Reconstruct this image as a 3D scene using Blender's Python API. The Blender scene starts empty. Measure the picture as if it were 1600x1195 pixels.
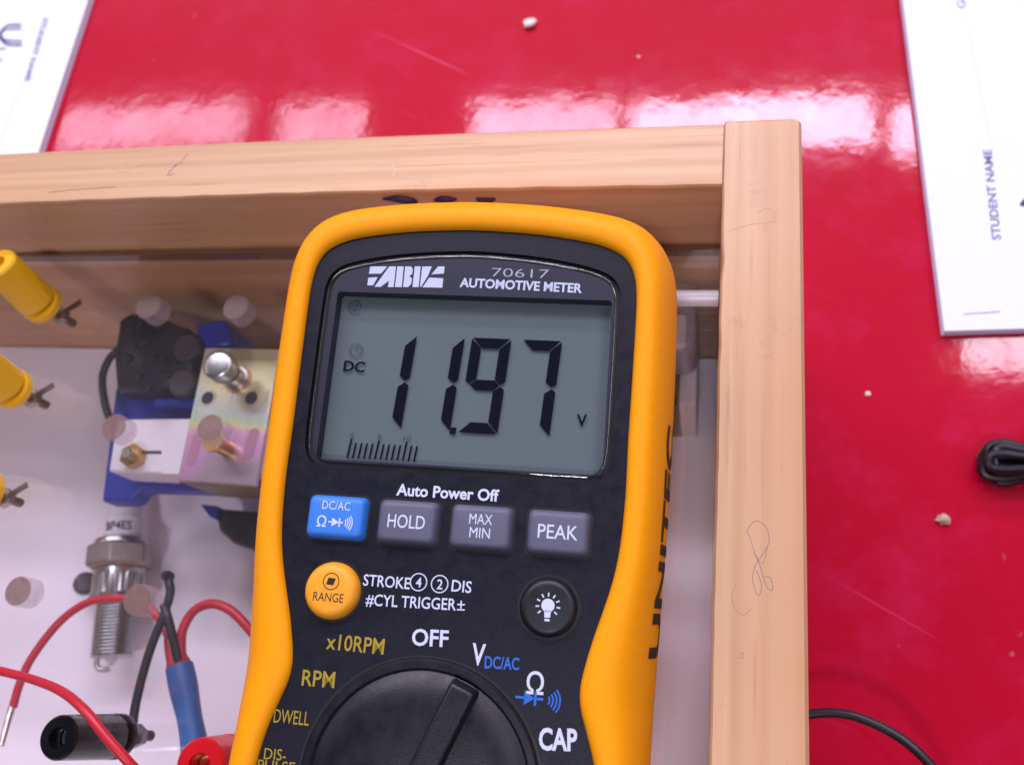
import bpy, bmesh, math, random
from mathutils import Vector, Matrix
random.seed(7)
S = bpy.context.scene
COL = S.collection
MM = 0.001

# ------------------------------------------------------------------ camera
# mm, table top z=0, camera straight above the origin
CAMZ = 325.0
F = 1387.83
R = ((0.97426695, 0.09987902, -0.20205961), (0.02315665, -0.93607033, -0.35105001), (-0.22420454, 0.3373374, -0.91429525))
cam = bpy.data.cameras.new("camera")
cam_o = bpy.data.objects.new("camera", cam)
COL.objects.link(cam_o)
cam.sensor_width = 36.0
cam.lens = 36.0 * F / 1600.0
cam.clip_start = 0.005
cam.clip_end = 30
m = Matrix(((R[0][0], -R[1][0], -R[2][0], 0), (R[0][1], -R[1][1], -R[2][1], 0), (R[0][2], -R[1][2], -R[2][2], CAMZ * MM), (0, 0, 0, 1)))
cam_o.matrix_world = m
cam.dof.use_dof = True
cam.dof.focus_distance = 0.192
cam.dof.aperture_fstop = 19.0
S.camera = cam_o

# ------------------------------------------------------------------ world, lamps, exposure
W = bpy.data.worlds.new("World"); S.world = W; W.use_nodes = True
W.node_tree.nodes["Background"].inputs[0].default_value = (0.86, 0.86, 1.0, 1)
W.node_tree.nodes["Background"].inputs[1].default_value = 0.07
S.view_settings.view_transform = 'Standard'
S.view_settings.look = 'None'
S.view_settings.exposure = -0.05
S.view_settings.gamma = 1.0
S.cycles.use_denoising = True
S.cycles.max_bounces = 10
S.cycles.transparent_max_bounces = 16

def area(name, x0, x1, y0, y1, z, rad, col=(0.95, 0.95, 1.0)):
    l = bpy.data.lights.new(name, 'AREA'); l.shape = 'RECTANGLE'
    l.size = x1 - x0; l.size_y = y1 - y0
    l.energy = rad * math.pi * (x1 - x0) * (y1 - y0)
    l.color = col
    o = bpy.data.objects.new(name, l); COL.objects.link(o)
    o.location = ((x0 + x1) / 2, (y0 + y1) / 2, z)
    return o
# rows of ceiling light panels plus added fill lamps, 2.4 m above the table
CZ = 2.4
COOL = (0.90, 0.86, 1.0)
for i, (a, b) in enumerate(((-2.80, -1.90), (-1.74, -1.38), (-0.93, -0.385), (-0.33, 0.505), (0.56, 1.5))):
    k = -0.045 * (a + b) / 2
    area("ceiling_panel_far_%d" % i, a, b, 1.90 + k, 2.11 + k, CZ, (11.0, 14.0, 22.0, 33.0, 33.0)[i], (0.90, 0.76, 1.0))
area("fill_lamp_farther", -3.0, 2.2, 3.1, 3.4, CZ, 32.0, COOL)  # added fill from beyond the back, reflection falls out of frame
area("ceiling_panel_mid", 0.74, 2.0, 1.08, 1.20, CZ, 26.0, COOL)
area("fill_lamp_side", 1.3, 2.6, -0.6, 0.8, CZ, 4.0, COOL)  # added fill lamp on the right, unseen
area("fill_lamp_side_far", -4.3, -3.3, -0.2, 1.6, CZ, 5.0, COOL)  # added fill lamp far to the left, unseen
area("fill_lamp_second", -2.3, 0.08, 1.33, 1.74, CZ, 15.0, COOL)  # added fill for the box interior, its table reflection hidden by the box
area("ceiling_panel_near", -0.13, 0.21, -1.40, -1.06, CZ, 66.0, COOL)

# ------------------------------------------------------------------ pixel / plane helpers (photo pixels -> points on real planes)
def ray(px, py):
    a, b = (px - 800) / F, (py - 597.5) / F
    return Vector((R[0][0] * a + R[1][0] * b + R[2][0], R[0][1] * a + R[1][1] * b + R[2][1], R[0][2] * a + R[1][2] * b + R[2][2]))
def wp(px, py, z):
    d = ray(px, py)
    return Vector((0, 0, CAMZ)) + d * ((z - CAMZ) / d.z)
def wally(px, py, y):
    d = ray(px, py)
    return Vector((0, 0, CAMZ)) + d * (y / d.y)
MS = 0.92      # meter scale
MX = Vector((0.99617556, 0.00766489, -0.0870374)); MY = Vector((0.00181139, 0.99411894, 0.10827854)); MZ = Vector((0.08735547, -0.1080221, 0.99030311))
MC = (Vector((-54.748, 69.107, -188.953)) + MX * -3.8) * MS + Vector((0, 0, CAMZ))
METER_M = Matrix(((MX.x, MY.x, MZ.x, MC.x * MM), (MX.y, MY.y, MZ.y, MC.y * MM), (MX.z, MY.z, MZ.z, MC.z * MM), (0, 0, 0, 1)))
def mp(px, py, z=0.0):
    """photo pixel -> meter coordinates on the plane z above its face"""
    d = ray(px, py); c = MC + MZ * (z * MS)
    P = Vector((0, 0, CAMZ)) + d * (MZ.dot(c - Vector((0, 0, CAMZ))) / MZ.dot(d))
    q = P - MC
    return Vector((q.dot(MX) / MS, q.dot(MY) / MS, z))

# ------------------------------------------------------------------ materials
def nt(name):
    mt = bpy.data.materials.new(name); mt.use_nodes = True
    t = mt.node_tree; return mt, t, t.nodes["Principled BSDF"]
def N(t, typ, **kw):
    n = t.nodes.new(typ)
    for k, v in kw.items():
        if hasattr(n, k): setattr(n, k, v)
    return n
def coords(t, scale=(1, 1, 1), loc=(0, 0, 0), rot=(0, 0, 0)):
    tc = N(t, 'ShaderNodeTexCoord'); mp_ = N(t, 'ShaderNodeMapping')
    mp_.inputs['Scale'].default_value = scale; mp_.inputs['Location'].default_value = loc; mp_.inputs['Rotation'].default_value = rot
    t.links.new(tc.outputs['Object'], mp_.inputs[0]); return mp_.outputs[0]
def noise(t, vec, scale, detail=4, rough=.55, dist=0):
    n = N(t, 'ShaderNodeTexNoise'); n.inputs['Scale'].default_value = scale; n.inputs['Detail'].default_value = detail
    n.inputs['Roughness'].default_value = rough; n.inputs['Distortion'].default_value = dist
    if vec is not None: t.links.new(vec, n.inputs['Vector'])
    return n.outputs['Fac']
def ramp(t, fac, stops):
    r = N(t, 'ShaderNodeValToRGB'); e = r.color_ramp.elements
    while len(e) < len(stops): e.new(0.5)
    for el, (p, c) in zip(e, stops):
        el.position = p; el.color = (c, c, c, 1) if isinstance(c, (int, float)) else (*c, 1)
    t.links.new(fac, r.inputs[0]); return r.outputs[0]
def mixc(t, fac, a, b, mode='MIX'):
    n = N(t, 'ShaderNodeMix'); n.data_type = 'RGBA'; n.blend_type = mode
    for s, v in ((0, fac), (6, a), (7, b)):
        if isinstance(v, (int, float)): n.inputs[s].default_value = v
        elif isinstance(v, tuple): n.inputs[s].default_value = (*v, 1)
        else: t.links.new(v, n.inputs[s])
    return n.outputs[2]
def bump(t, p, h, strength=.3, dist=.0005):
    b = N(t, 'ShaderNodeBump'); b.inputs['Strength'].default_value = strength; b.inputs['Distance'].default_value = dist
    t.links.new(h, b.inputs['Height']); t.links.new(b.outputs[0], p.inputs['Normal'])
def plain(name, col, rough=.5, metal=0, var=.12, nscale=300, bmp=.0, coat=0, spec=.5, sub=0):
    mt, t, p = nt(name)
    v = coords(t); f = noise(t, v, nscale)
    c = mixc(t, f, tuple(x * (1 - var) for x in col), tuple(min(1, x * (1 + var)) for x in col))
    t.links.new(c, p.inputs['Base Color'])
    f2 = noise(t, v, nscale * .35, 3)
    t.links.new(ramp(t, f2, [(.3, max(0.03, rough - .07)), (.7, min(1, rough + .07))]), p.inputs['Roughness'])
    p.inputs['Metallic'].default_value = metal
    p.inputs['Coat Weight'].default_value = coat; p.inputs['Coat Roughness'].default_value = .1
    p.inputs['Specular IOR Level'].default_value = spec
    if bmp: bump(t, p, noise(t, v, nscale * 4, 2), bmp, .0002)
    return mt
def wood(name, axis, seed, tint=1.0, stripe=None):
    mt, t, p = nt(name)
    st = [130, 130, 130]; st[axis] = 3.2
    v = coords(t, tuple(st), (seed, seed * 1.7, seed * .6))
    g = noise(t, v, 1.0, 5, .6, .35)                     # grain lines
    st2 = [42, 42, 42]; st2[axis] = .9
    v2 = coords(t, tuple(st2), (seed * 2.1, seed, seed))
    g2 = noise(t, v2, 1.0, 2, .5, .4)                    # wide growth bands
    v3 = coords(t)
    blotch = noise(t, v3, 14, 3)
    c = mixc(t, ramp(t, g2, [(.38, 0.0), (.62, 1.0)]), (.60, .35, .175), (.69, .46, .285))
    wv = N(t, 'ShaderNodeTexWave'); wv.bands_direction = 'Y' if axis == 0 else 'X'
    wv.inputs['Scale'].default_value = 46; wv.inputs['Distortion'].default_value = 7.5; wv.inputs['Detail'].default_value = 3; wv.inputs['Detail Scale'].default_value = .55
    st3 = [1, 1, 1]; st3[axis] = .055
    t.links.new(coords(t, tuple(st3), (seed * .13, seed * .07, seed * .03)), wv.inputs['Vector'])
    c = mixc(t, ramp(t, wv.outputs['Fac'], [(.5, 0), (.97, .5)]), c, (.46, .23, .095))
    c = mixc(t, ramp(t, g, [(.40, 0), (.66, .5)]), c, (.42, .20, .09))
    pst = [900, 900, 900]; pst[axis] = 26
    po = noise(t, coords(t, tuple(pst), (seed, 2, seed)), 1.0, 2)
    c = mixc(t, ramp(t, po, [(.60, 0), (.72, .45)]), c, (.30, .14, .06))
    if stripe is not None:
        sx = N(t, 'ShaderNodeSeparateXYZ'); t.links.new(coords(t), sx.inputs[0])
        wb = noise(t, coords(t, (0, 14, 0), (0, seed, 0)), 1.0, 2)
        ad = N(t, 'ShaderNodeMath', operation='MULTIPLY_ADD'); t.links.new(wb, ad.inputs[0]); ad.inputs[1].default_value = .006; t.links.new(sx.outputs[0], ad.inputs[2])
        c = mixc(t, ramp(t, ad.outputs[0], [(stripe, 0.0), (stripe + .0008, .55)]), c, (.55, .29, .15))
    c = mixc(t, ramp(t, blotch, [(.4, 0), (.75, .35)]), c, (.64, .39, .25))
    sm = noise(t, coords(t, (1, 1, 1), (3, seed, 1)), 55, 5, .7)
    c = mixc(t, ramp(t, sm, [(.62, 0), (.74, .35)]), c, (.22, .13, .09))   # grime
    if tint != 1: c = mixc(t, 1.0, c, (tint, tint, tint), 'MULTIPLY')
    t.links.new(c, p.inputs['Base Color'])
    p.inputs['Roughness'].default_value = .5
    t.links.new(ramp(t, g, [(.3, .34), (.7, .5)]), p.inputs['Roughness'])
    bump(t, p, g, .35, .0004)
    return mt
def clear(name, tint=(1, 1, 1), rough=.02, base=.04, smear=.0, gloss=(1, 1, 1)):
    """clear plastic: straight-through transparency plus Schlick reflection, the same from both sides"""
    mt = bpy.data.materials.new(name); mt.use_nodes = True; t = mt.node_tree
    t.nodes.remove(t.nodes["Principled BSDF"]); out = t.nodes["Material Output"]
    tr = N(t, 'ShaderNodeBsdfTransparent'); tr.inputs[0].default_value = (*tint, 1)
    gl = N(t, 'ShaderNodeBsdfGlossy'); gl.inputs['Roughness'].default_value = rough; gl.inputs['Color'].default_value = (*gloss, 1)
    ge = N(t, 'ShaderNodeNewGeometry'); dt = N(t, 'ShaderNodeVectorMath', operation='DOT_PRODUCT')
    t.links.new(ge.outputs['Incoming'], dt.inputs[0]); t.links.new(ge.outputs['Normal'], dt.inputs[1])
    ab = N(t, 'ShaderNodeMath', operation='ABSOLUTE'); t.links.new(dt.outputs['Value'], ab.inputs[0])
    om = N(t, 'ShaderNodeMath', operation='SUBTRACT'); om.inputs[0].default_value = 1; t.links.new(ab.outputs[0], om.inputs[1])
    pw = N(t, 'ShaderNodeMath', operation='POWER'); t.links.new(om.outputs[0], pw.inputs[0]); pw.inputs[1].default_value = 5
    ma = N(t, 'ShaderNodeMath', operation='MULTIPLY_ADD'); t.links.new(pw.outputs[0], ma.inputs[0]); ma.inputs[1].default_value = 1 - base; ma.inputs[2].default_value = base
    mx = N(t, 'ShaderNodeMixShader'); t.links.new(ma.outputs[0], mx.inputs[0]); t.links.new(tr.outputs[0], mx.inputs[1]); t.links.new(gl.outputs[0], mx.inputs[2])
    last = mx.outputs[0]
    if smear:
        df = N(t, 'ShaderNodeBsdfDiffuse'); df.inputs[0].default_value = (.75, .72, .78, 1)
        f = noise(t, coords(t), 30, 6, .65)
        m2 = N(t, 'ShaderNodeMixShader'); t.links.new(ramp(t, f, [(.35, smear * .35), (.75, smear)]), m2.inputs[0])
        t.links.new(last, m2.inputs[1]); t.links.new(df.outputs[0], m2.inputs[2]); last = m2.outputs[0]
    t.links.new(last, out.inputs[0])
    return mt
def frosted(name, col, opac):
    mt = bpy.data.materials.new(name); mt.use_nodes = True; t = mt.node_tree
    p = t.nodes["Principled BSDF"]; p.inputs['Base Color'].default_value = (*col, 1); p.inputs['Roughness'].default_value = .35
    f = noise(t, coords(t), 500, 3)
    t.links.new(ramp(t, f, [(.3, opac - .08), (.7, opac + .08)]), p.inputs['Alpha'])
    return mt

M = {}
def table_mat():
    mt, t, p = nt("red gloss paint")
    v = coords(t)
    b1 = noise(t, v, 9, 5, .6); b2 = noise(t, coords(t, (1, 1, 1), (4, 2, 0)), 45, 6, .7)
    c = mixc(t, b1, (.40, .0002, .017), (.49, .0003, .026))
    # pale worn scuffs
    for ang, sc, off_, amt in ((.5, 420, 1.0, .24), (-.42, 520, 4.0, .2), (1.2, 380, 7.0, .16)):
        mp2 = N(t, 'ShaderNodeMapping'); mp2.inputs['Scale'].default_value = (13, sc, 1); mp2.inputs['Location'].default_value = (off_, off_, 0)
        t.links.new(coords(t, (1, 1, 1), (0, 0, 0), (0, 0, ang)), mp2.inputs[0])
        sc_ = noise(t, mp2.outputs[0], 1.0, 2, .5, .6)
        pt = ramp(t, noise(t, coords(t, (1, 1, 1), (off_, 3, 0)), 10, 3), [(.5, 0), (.66, amt)])
        c = mixc(t, mixc(t, 1.0, ramp(t, sc_, [(.68, 0), (.75, 1)]), pt, 'MULTIPLY'), c, (.75, .16, .34))
    smudge = ramp(t, noise(t, coords(t, (1, 1, 1), (9, 1, 0)), 26, 6, .72), [(.50, 0), (.78, .30)])
    c = mixc(t, smudge, c, (.60, .03, .16))
    speck = ramp(t, noise(t, coords(t, (1, 1, 1), (2, 7, 0)), 120, 3, .5), [(.71, 0), (.76, .45)])
    spm = ramp(t, noise(t, coords(t, (1, 1, 1), (1, 3, 0)), 12, 2), [(.52, 0), (.62, 1)])
    c = mixc(t, mixc(t, 1.0, speck, spm, 'MULTIPLY'), c, (.36, .22, .30))
    t.links.new(c, p.inputs['Base Color'])
    p.inputs['Roughness'].default_value = .42
    p.inputs['Specular IOR Level'].default_value = .06
    t.links.new(ramp(t, noise(t, coords(t, (1.4, .8, 1), (6, 2, 0)), 38, 6, .68), [(.3, .95), (.7, .55)]), p.inputs['Coat Weight'])
    t.links.new(ramp(t, b2, [(.3, .04), (.75, .095)]), p.inputs['Coat Roughness'])
    bm_ = N(t, 'ShaderNodeBump'); bm_.inputs['Strength'].default_value = .10; bm_.inputs['Distance'].default_value = .0006
    h = noise(t, coords(t, (1, 1, 1), (5, 5, 0)), 85, 3, .6)
    t.links.new(h, bm_.inputs['Height']); t.links.new(bm_.outputs[0], p.inputs['Coat Normal']); t.links.new(bm_.outputs[0], p.inputs['Normal'])
    return mt
M['table'] = table_mat()
M['wood_x'] = wood("pine along x", 0, 3.1)
M['wood_y'] = wood("pine along y", 1, 8.4, stripe=.0095)
M['panel'] = plain("white melamine", (.90, .84, .93), .35, 0, .05, 40, coat=.0)
M['acrylic'] = clear("clear acrylic", (.985, .98, .985), .02, .05, .016)
M['lens'] = clear("clear lens", (.95, .96, .97), .04, .04, .003)
M['frost_top'] = frosted("frosted plug top", (.24, .145, .125), .56)
M['frost_side'] = frosted("frosted plug side", (.50, .38, .44), .28)
M['holster'] = plain("amber rubber", (.95, .345, .001), .55, 0, .06, 500, .05, spec=.22)
M['face'] = plain("navy black plastic", (.0042, .0044, .0125), .42, 0, .15, 900, .25, spec=.3)
M['mask'] = plain("navy lens print", (.010, .0105, .030), .5, 0, .08, 400)
M['groove'] = plain("black gap", (.004, .004, .006), .5)
M['lcd'] = plain("lcd glass", (.125, .158, .165), .4, 0, .05, 60, spec=.1)
M['seg'] = plain("lcd segment", (.006, .007, .014), .6, spec=.0)
M['seg_pale'] = plain("faint lcd segment", (.055, .07, .105), .4)
M['dial'] = plain("black dial plastic", (.007, .0063, .010), .38, 0, .15, 900, .2, spec=.4)
M['btn_grey'] = plain("grey button rubber", (.10, .10, .155), .55, 0, .06, 500, .1)
M['btn_blue'] = plain("blue button rubber", (.03, .20, .70), .5, 0, .06, 500, .1)
M['btn_black'] = plain("black button rubber", (.006, .006, .010), .45, 0, .06, 500)
M['btn_amber'] = plain("amber button rubber", (.92, .36, .012), .5, 0, .06, 500)
M['white_print'] = plain("white print", (.60, .64, .82), .6, 0, .05, 900)
M['grey_print'] = plain("silver print", (.42, .44, .55), .5)
M['gold_print'] = plain("olive yellow print", (.36, .26, .01), .6)
M['blue_print'] = plain("blue print", (.012, .13, .56), .6)
M['black_print'] = plain("black print", (.012, .009, .010), .6)
M['paper'] = plain("white paper", (.74, .76, .80), .8, 0, .015, 80)
M['sheet_edge'] = plain("paper edge", (.66, .63, .82), .8, 0, .08, 2000)
M['paper_ink'] = plain("blue grey ink", (.13, .12, .33), .8)
M['paper_ink_pale'] = plain("pale ink line", (.55, .56, .68), .8)
M['paper_ink_dark'] = plain("dark blue ink", (.05, .045, .16), .8)
M['pen'] = plain("ball pen ink", (.24, .17, .20), .7, var=.3, nscale=900)
M['pen_faint'] = plain("faint ball pen ink", (.34, .22, .19), .7, var=.3, nscale=900)
M['stain'] = plain('brown stain', (.36, .18, .08), .6)
M['knot'] = plain('pale filler', (.72, .50, .36), .6)
M['purple'] = plain("purple marker", (.035, .010, .06), .6)
M['yellow'] = plain("yellow terminal plastic", (.80, .44, .008), .32, 0, .06, 200)
M['black'] = plain("black plastic", (.004, .0035, .006), .26, 0, .1, 200)
M['knob'] = plain('worn grey brown knob', (.055, .042, .045), .5, 0, .2, 300)
M['black_rough'] = plain("black moulded resin", (.006, .006, .013), .42, 0, .3, 180, .8)
M['red'] = plain("red terminal plastic", (.55, .004, .012), .3, 0, .06, 200)
M['red_wire'] = plain("red wire insulation", (.50, .012, .03), .38, 0, .1, 120)
M['black_wire'] = plain("black wire insulation", (.010, .008, .014), .4, 0, .1, 120)
M['blue'] = plain("royal blue plastic", (.008, .022, .33), .4, 0, .12, 60)
M['blue_sleeve'] = plain("blue heat shrink sleeve", (.03, .11, .34), .42, 0, .12, 90, .2)
M['white_plastic'] = plain("white plastic", (.74, .70, .74), .4, 0, .03, 60)
M['ceramic'] = plain("white ceramic", (.74, .70, .76), .2, 0, .03, 60)
M['steel'] = plain("nickel steel", (.50, .50, .50), .28, 1, .12, 160)
M['dull_steel'] = plain("dull zinc", (.40, .37, .35), .42, 1, .2, 220, .2)
M['brass'] = plain("brass", (.55, .33, .12), .34, 1, .15, 160)
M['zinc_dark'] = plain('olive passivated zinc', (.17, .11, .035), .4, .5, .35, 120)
M['slot'] = plain('pink tinted slot', (.42, .20, .30), .5, 0, .1, 200)
M['can'] = plain('grey painted can', (.46, .43, .52), .3, .2, .06, 90)
M['gap_shade'] = plain('dark brown gap shade', (.17, .08, .04), .6)  # brown that paints shade into the cover's edge gap
M['dark_metal'] = plain('dark oxidised metal', (.10, .075, .09), .45, .6, .3, 400)
M['dark_hole'] = plain("dark hole", (.03, .03, .05), .6)
M['solder'] = plain("solder", (.62, .58, .56), .35, 1, .2, 900, .5)
M['rod'] = plain("white nylon rod", (.85, .85, .95), .3, 0, .02, 60)
M['tan_crumb'] = plain('tan crumb', (.52, .36, .28), .8, 0, .25, 900)
M['crumb'] = plain("pale crumb", (.75, .68, .62), .8, 0, .2, 900)
def passivated():
    mt, t, p = nt("yellow passivated zinc")
    v = coords(t); f = noise(t, v, 38, 2, .45, .2)
    sx = N(t, 'ShaderNodeSeparateXYZ'); t.links.new(v, sx.inputs[0])
    a = N(t, 'ShaderNodeMath', operation='MULTIPLY_ADD'); t.links.new(sx.outputs[1], a.inputs[0]); a.inputs[1].default_value = -17; a.inputs[2].default_value = .05
    ad = N(t, 'ShaderNodeMath', operation='ADD'); t.links.new(a.outputs[0], ad.inputs[0]); t.links.new(f, ad.inputs[1])
    cols = [(.08, (.94, .88, .66)), (.28, (.88, .80, .44)), (.42, (.68, .68, .62)), (.52, (.52, .66, .48)), (.60, (.76, .68, .36)), (.70, (.78, .40, .58)), (.84, (.62, .36, .56)), (.95, (.50, .40, .44))]  # plating tints; the cream end also paints in a bright reflection
    r = N(t, 'ShaderNodeValToRGB'); e = r.color_ramp.elements
    while len(e) < len(cols): e.new(.5)
    for el, (pp, c) in zip(e, cols): el.position = pp; el.color = (*c, 1)
    t.links.new(ad.outputs[0], r.inputs[0]); t.links.new(r.outputs[0], p.inputs['Base Color'])
    p.inputs['Metallic'].default_value = .55
    t.links.new(ramp(t, noise(t, coords(t, (1, .08, 1)), 500, 2), [(.3, .27), (.7, .33)]), p.inputs['Roughness'])
    return mt
M['zinc'] = passivated()

# ------------------------------------------------------------------ mesh helpers (all lengths in mm)
def tag(o, label=None, cat=None, group=None, kind=None):
    for k, v in (('label', label), ('category', cat), ('group', group), ('kind', kind)):
        if v: o[k] = v
    return o
def root_of(o):
    while o.parent: o = o.parent
    return o
def build(name, vf, mat, parent=None, smooth=True, bevel=0, seg=2, unit=1.0, world=True, sharp=35):
    """link verts/faces (mm) as one mesh; under a parent the vertices are moved into the root's frame"""
    vs, fs = vf
    if parent is not None and world:
        inv = root_of(parent).matrix_world.inverted()
        pts = [inv @ (Vector(v) * MM) for v in vs]
    else:
        pts = [Vector(v) * MM * unit for v in vs]
    me = bpy.data.meshes.new(name); me.from_pydata([tuple(p) for p in pts], [], fs)
    bm = bmesh.new(); bm.from_mesh(me); bmesh.ops.recalc_face_normals(bm, faces=bm.faces); bm.to_mesh(me); bm.free()
    me.materials.append(M[mat])
    o = bpy.data.objects.new(name, me); COL.objects.link(o)
    if parent is not None: o.parent = parent
    if bevel:
        b = o.modifiers.new("bevel", 'BEVEL'); b.width = bevel * MM * unit; b.segments = seg; b.limit_method = 'ANGLE'; b.angle_limit = math.radians(40)
    if smooth:
        me.shade_smooth()
        if sharp: me.set_sharp_from_angle(angle=math.radians(sharp))
    return o
def empty(name, loc, mat=None):
    o = bpy.data.objects.new(name, None); COL.objects.link(o); o.empty_display_size = .01
    o.matrix_world = mat if mat is not None else Matrix.Translation(Vector(loc) * MM)
    return o
def box(x0, x1, y0, y1, z0, z1):
    v = [(x, y, z) for z in (z0, z1) for y in (y0, y1) for x in (x0, x1)]
    return v, [(0, 2, 3, 1), (4, 5, 7, 6), (0, 1, 5, 4), (2, 6, 7, 3), (0, 4, 6, 2), (1, 3, 7, 5)]
def join(*vfs):
    V, Fc = [], []
    for v, f in vfs:
        n = len(V); V += list(v); Fc += [tuple(i + n for i in q) for q in f]
    return V, Fc
def prism(top, bot):
    n = len(top); v = list(bot) + list(top)
    return v, [tuple(range(n - 1, -1, -1)), tuple(range(n, 2 * n))] + [(i, (i + 1) % n, n + (i + 1) % n, n + i) for i in range(n)]
def extr(poly, z0, z1):
    return prism([(p[0], p[1], z1) for p in poly], [(p[0], p[1], z0) for p in poly])
def loft(rings, cap0=True, cap1=True):
    n = len(rings[0]); v = [p for r in rings for p in r]; f = []
    for k in range(len(rings) - 1):
        for i in range(n):
            f.append((k * n + i, k * n + (i + 1) % n, (k + 1) * n + (i + 1) % n, (k + 1) * n + i))
    if cap0: f.append(tuple(range(n - 1, -1, -1)))
    if cap1: f.append(tuple((len(rings) - 1) * n + i for i in range(n)))
    return v, f
def frame(d):
    d = Vector(d).normalized(); a = Vector((0, 0, 1)) if abs(d.z) < .9 else Vector((1, 0, 0))
    u = d.cross(a).normalized(); return d, u, d.cross(u)
def lathe(p0, d, prof, n=28, sides=None, phase=0):
    """prof: (distance along d, radius)"""
    d, u, w = frame(d); p0 = Vector(p0); rings = []
    n = sides or n
    for s, r in prof:
        rings.append([tuple(p0 + d * s + (u * math.cos(2 * math.pi * i / n + phase) + w * math.sin(2 * math.pi * i / n + phase)) * r) for i in range(n)])
    return loft(rings)
def smooth_path(pts, k=8):
    P = [Vector(p) for p in pts]; P = [P[0] * 2 - P[1]] + P + [P[-1] * 2 - P[-2]]; out = []
    for i in range(1, len(P) - 2):
        a, b, c, d = P[i - 1:i + 3]
        for j in range(k):
            t = j / k
            out.append(.5 * ((2 * b) + (c - a) * t + (2 * a - 5 * b + 4 * c - d) * t * t + (3 * b - a - 3 * c + d) * t ** 3))
    out.append(P[-2]); return out
def tube(pts, r, n=12, k=8):
    P = smooth_path(pts, k); rings = []; prev = None
    for i, p in enumerate(P):
        d = (P[min(i + 1, len(P) - 1)] - P[max(i - 1, 0)]).normalized()
        if prev is None: _, u, w = frame(d)
        else:
            u = (prev - d * prev.dot(d)).normalized(); w = d.cross(u)
        prev = u
        rr = r if not callable(r) else r(i / (len(P) - 1))
        rings.append([tuple(p + (u * math.cos(2 * math.pi * j / n) + w * math.sin(2 * math.pi * j / n)) * rr) for j in range(n)])
    return loft(rings)
_tc = {}
def glyphs(s, bold=.0):
    key = (s, bold)
    if key in _tc: return _tc[key]
    cu = bpy.data.curves.new("t", 'FONT'); cu.body = s; cu.offset = bold; cu.resolution_u = 3
    o = bpy.data.objects.new("t", cu); COL.objects.link(o)
    bpy.context.view_layer.update()
    me = o.evaluated_get(bpy.context.evaluated_depsgraph_get()).to_mesh()
    v = [Vector(x.co) for x in me.vertices]; f = [tuple(p.vertices) for p in me.polygons]
    bpy.data.objects.remove(o); bpy.data.curves.remove(cu)
    cu2 = None
    x0 = min(p.x for p in v); x1 = max(p.x for p in v)
    cap = .729 if not s.islower() else .729
    v = [Vector(((p.x - x0) / (x1 - x0), p.y / cap, 0)) for p in v]
    _tc[key] = (v, f); return v, f
def text(s, pl, pr, cap, up, bold=.0):
    """flat lettering from baseline start pl to end pr; up = unit vector, cap = capital height"""
    v, f = glyphs(s, bold); pl = Vector(pl); pr = Vector(pr); up = Vector(up)
    return [tuple(pl + (pr - pl) * p.x + up * cap * p.y) for p in v], f

# ------------------------------------------------------------------ table
to = build("table_top", box(-900, 800, -700, 1000, -28, 0), 'table', bevel=3)
tag(to, "scuffed glossy red painted table top", kind='structure')

# ------------------------------------------------------------------ wooden box
RT = 125.0; XI, XO, YI, YO = 0.35, 19.84, 129.06, 148.25
XL, YF = -360.0, -190.0
AT, AB, FL = 94.0, 88.0, 10.0
bx = empty("wooden_box", (XI, YF, 0))
tag(bx, "shallow open pine box with a clear plastic cover over a white base panel", "box")
def bow(x): return .95 * math.sin(math.pi * min(1, max(0, -x / 250.0))) - .45 - .5 * (-x / 250.0 if x < 0 else 0)
def rail_x(name, x0, x1, y0, y1):
    rings = []; n = 46
    for i in range(n + 1):
        x = x0 + (x1 - x0) * i / n; b = bow(x); j = .12 * math.sin(x * .31) + .1 * math.sin(x * .83 + 1)
        rings.append([(x, y0 + b + j, 0), (x, y1 + b - j, 0), (x, y1 + b + j * .6 - .9, RT), (x, y0 + b - j, RT)])
        r = rings[-1]; rings[-1] = [r[0], r[1], (x, y1 + b, RT - 1.0), (x, y1 + b - .9, RT + .0), (x, y0 + b + .5 - j, RT), (x, y0 + b - j, RT - .6)]
    return loft(rings)
def rail_y(x0, x1, y0, y1):
    rings = []; n = 60
    ys = [y0 + (y1 - 1.6 - y0) * i / n for i in range(n + 1)] + [y1 - .9, y1 - .3, y1]
    for y in ys:
        e = max(0, (y - (y1 - 1.6)) / 1.6); s = 1.6 * (1 - math.sqrt(max(0, 1 - e * e)))
        j = .07 * math.sin(y * .11 + 2) + .05 * math.sin(y * .47) + (.5 * math.exp(-((y - 108) / 1.6) ** 2) + .35 * math.exp(-((y - 84) / 1.2) ** 2))
        rings.append([(x0, y, 0), (x1 - s, y, 0), (x1 - s, y, RT - 1.0 - s * .3), (x1 - .8 - s, y, RT - s * .3), (x0 + .5 + j, y, RT - s * .3), (x0 + j, y, RT - .7 - s * .3)])
    return loft(rings)
br = build("back_rail", rail_x("b", XL, XI - .12, YI, YO - .1), 'wood_x', bx, sharp=30)
sr = build("side_rail", rail_y(XI, XO, YF, YO), 'wood_y', bx, sharp=30)
build("side_rail", box(XL - 19.5, XL - .1, YF, YO, 0, RT), 'wood_y', bx, bevel=.8)
build("front_rail", box(XL - 19.5, XO, YF - 19.5, YF - .1, 0, RT), 'wood_x', bx, bevel=.8)
build("base_panel", box(XL, XI - .05, YF, YI - 1.6, 2, FL), 'panel', bx)
cover = build("clear_cover", box(XL + .3, XI - .3, YF + .3, YI - 1.8, AB, AT), 'acrylic', bx, smooth=False)
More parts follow.
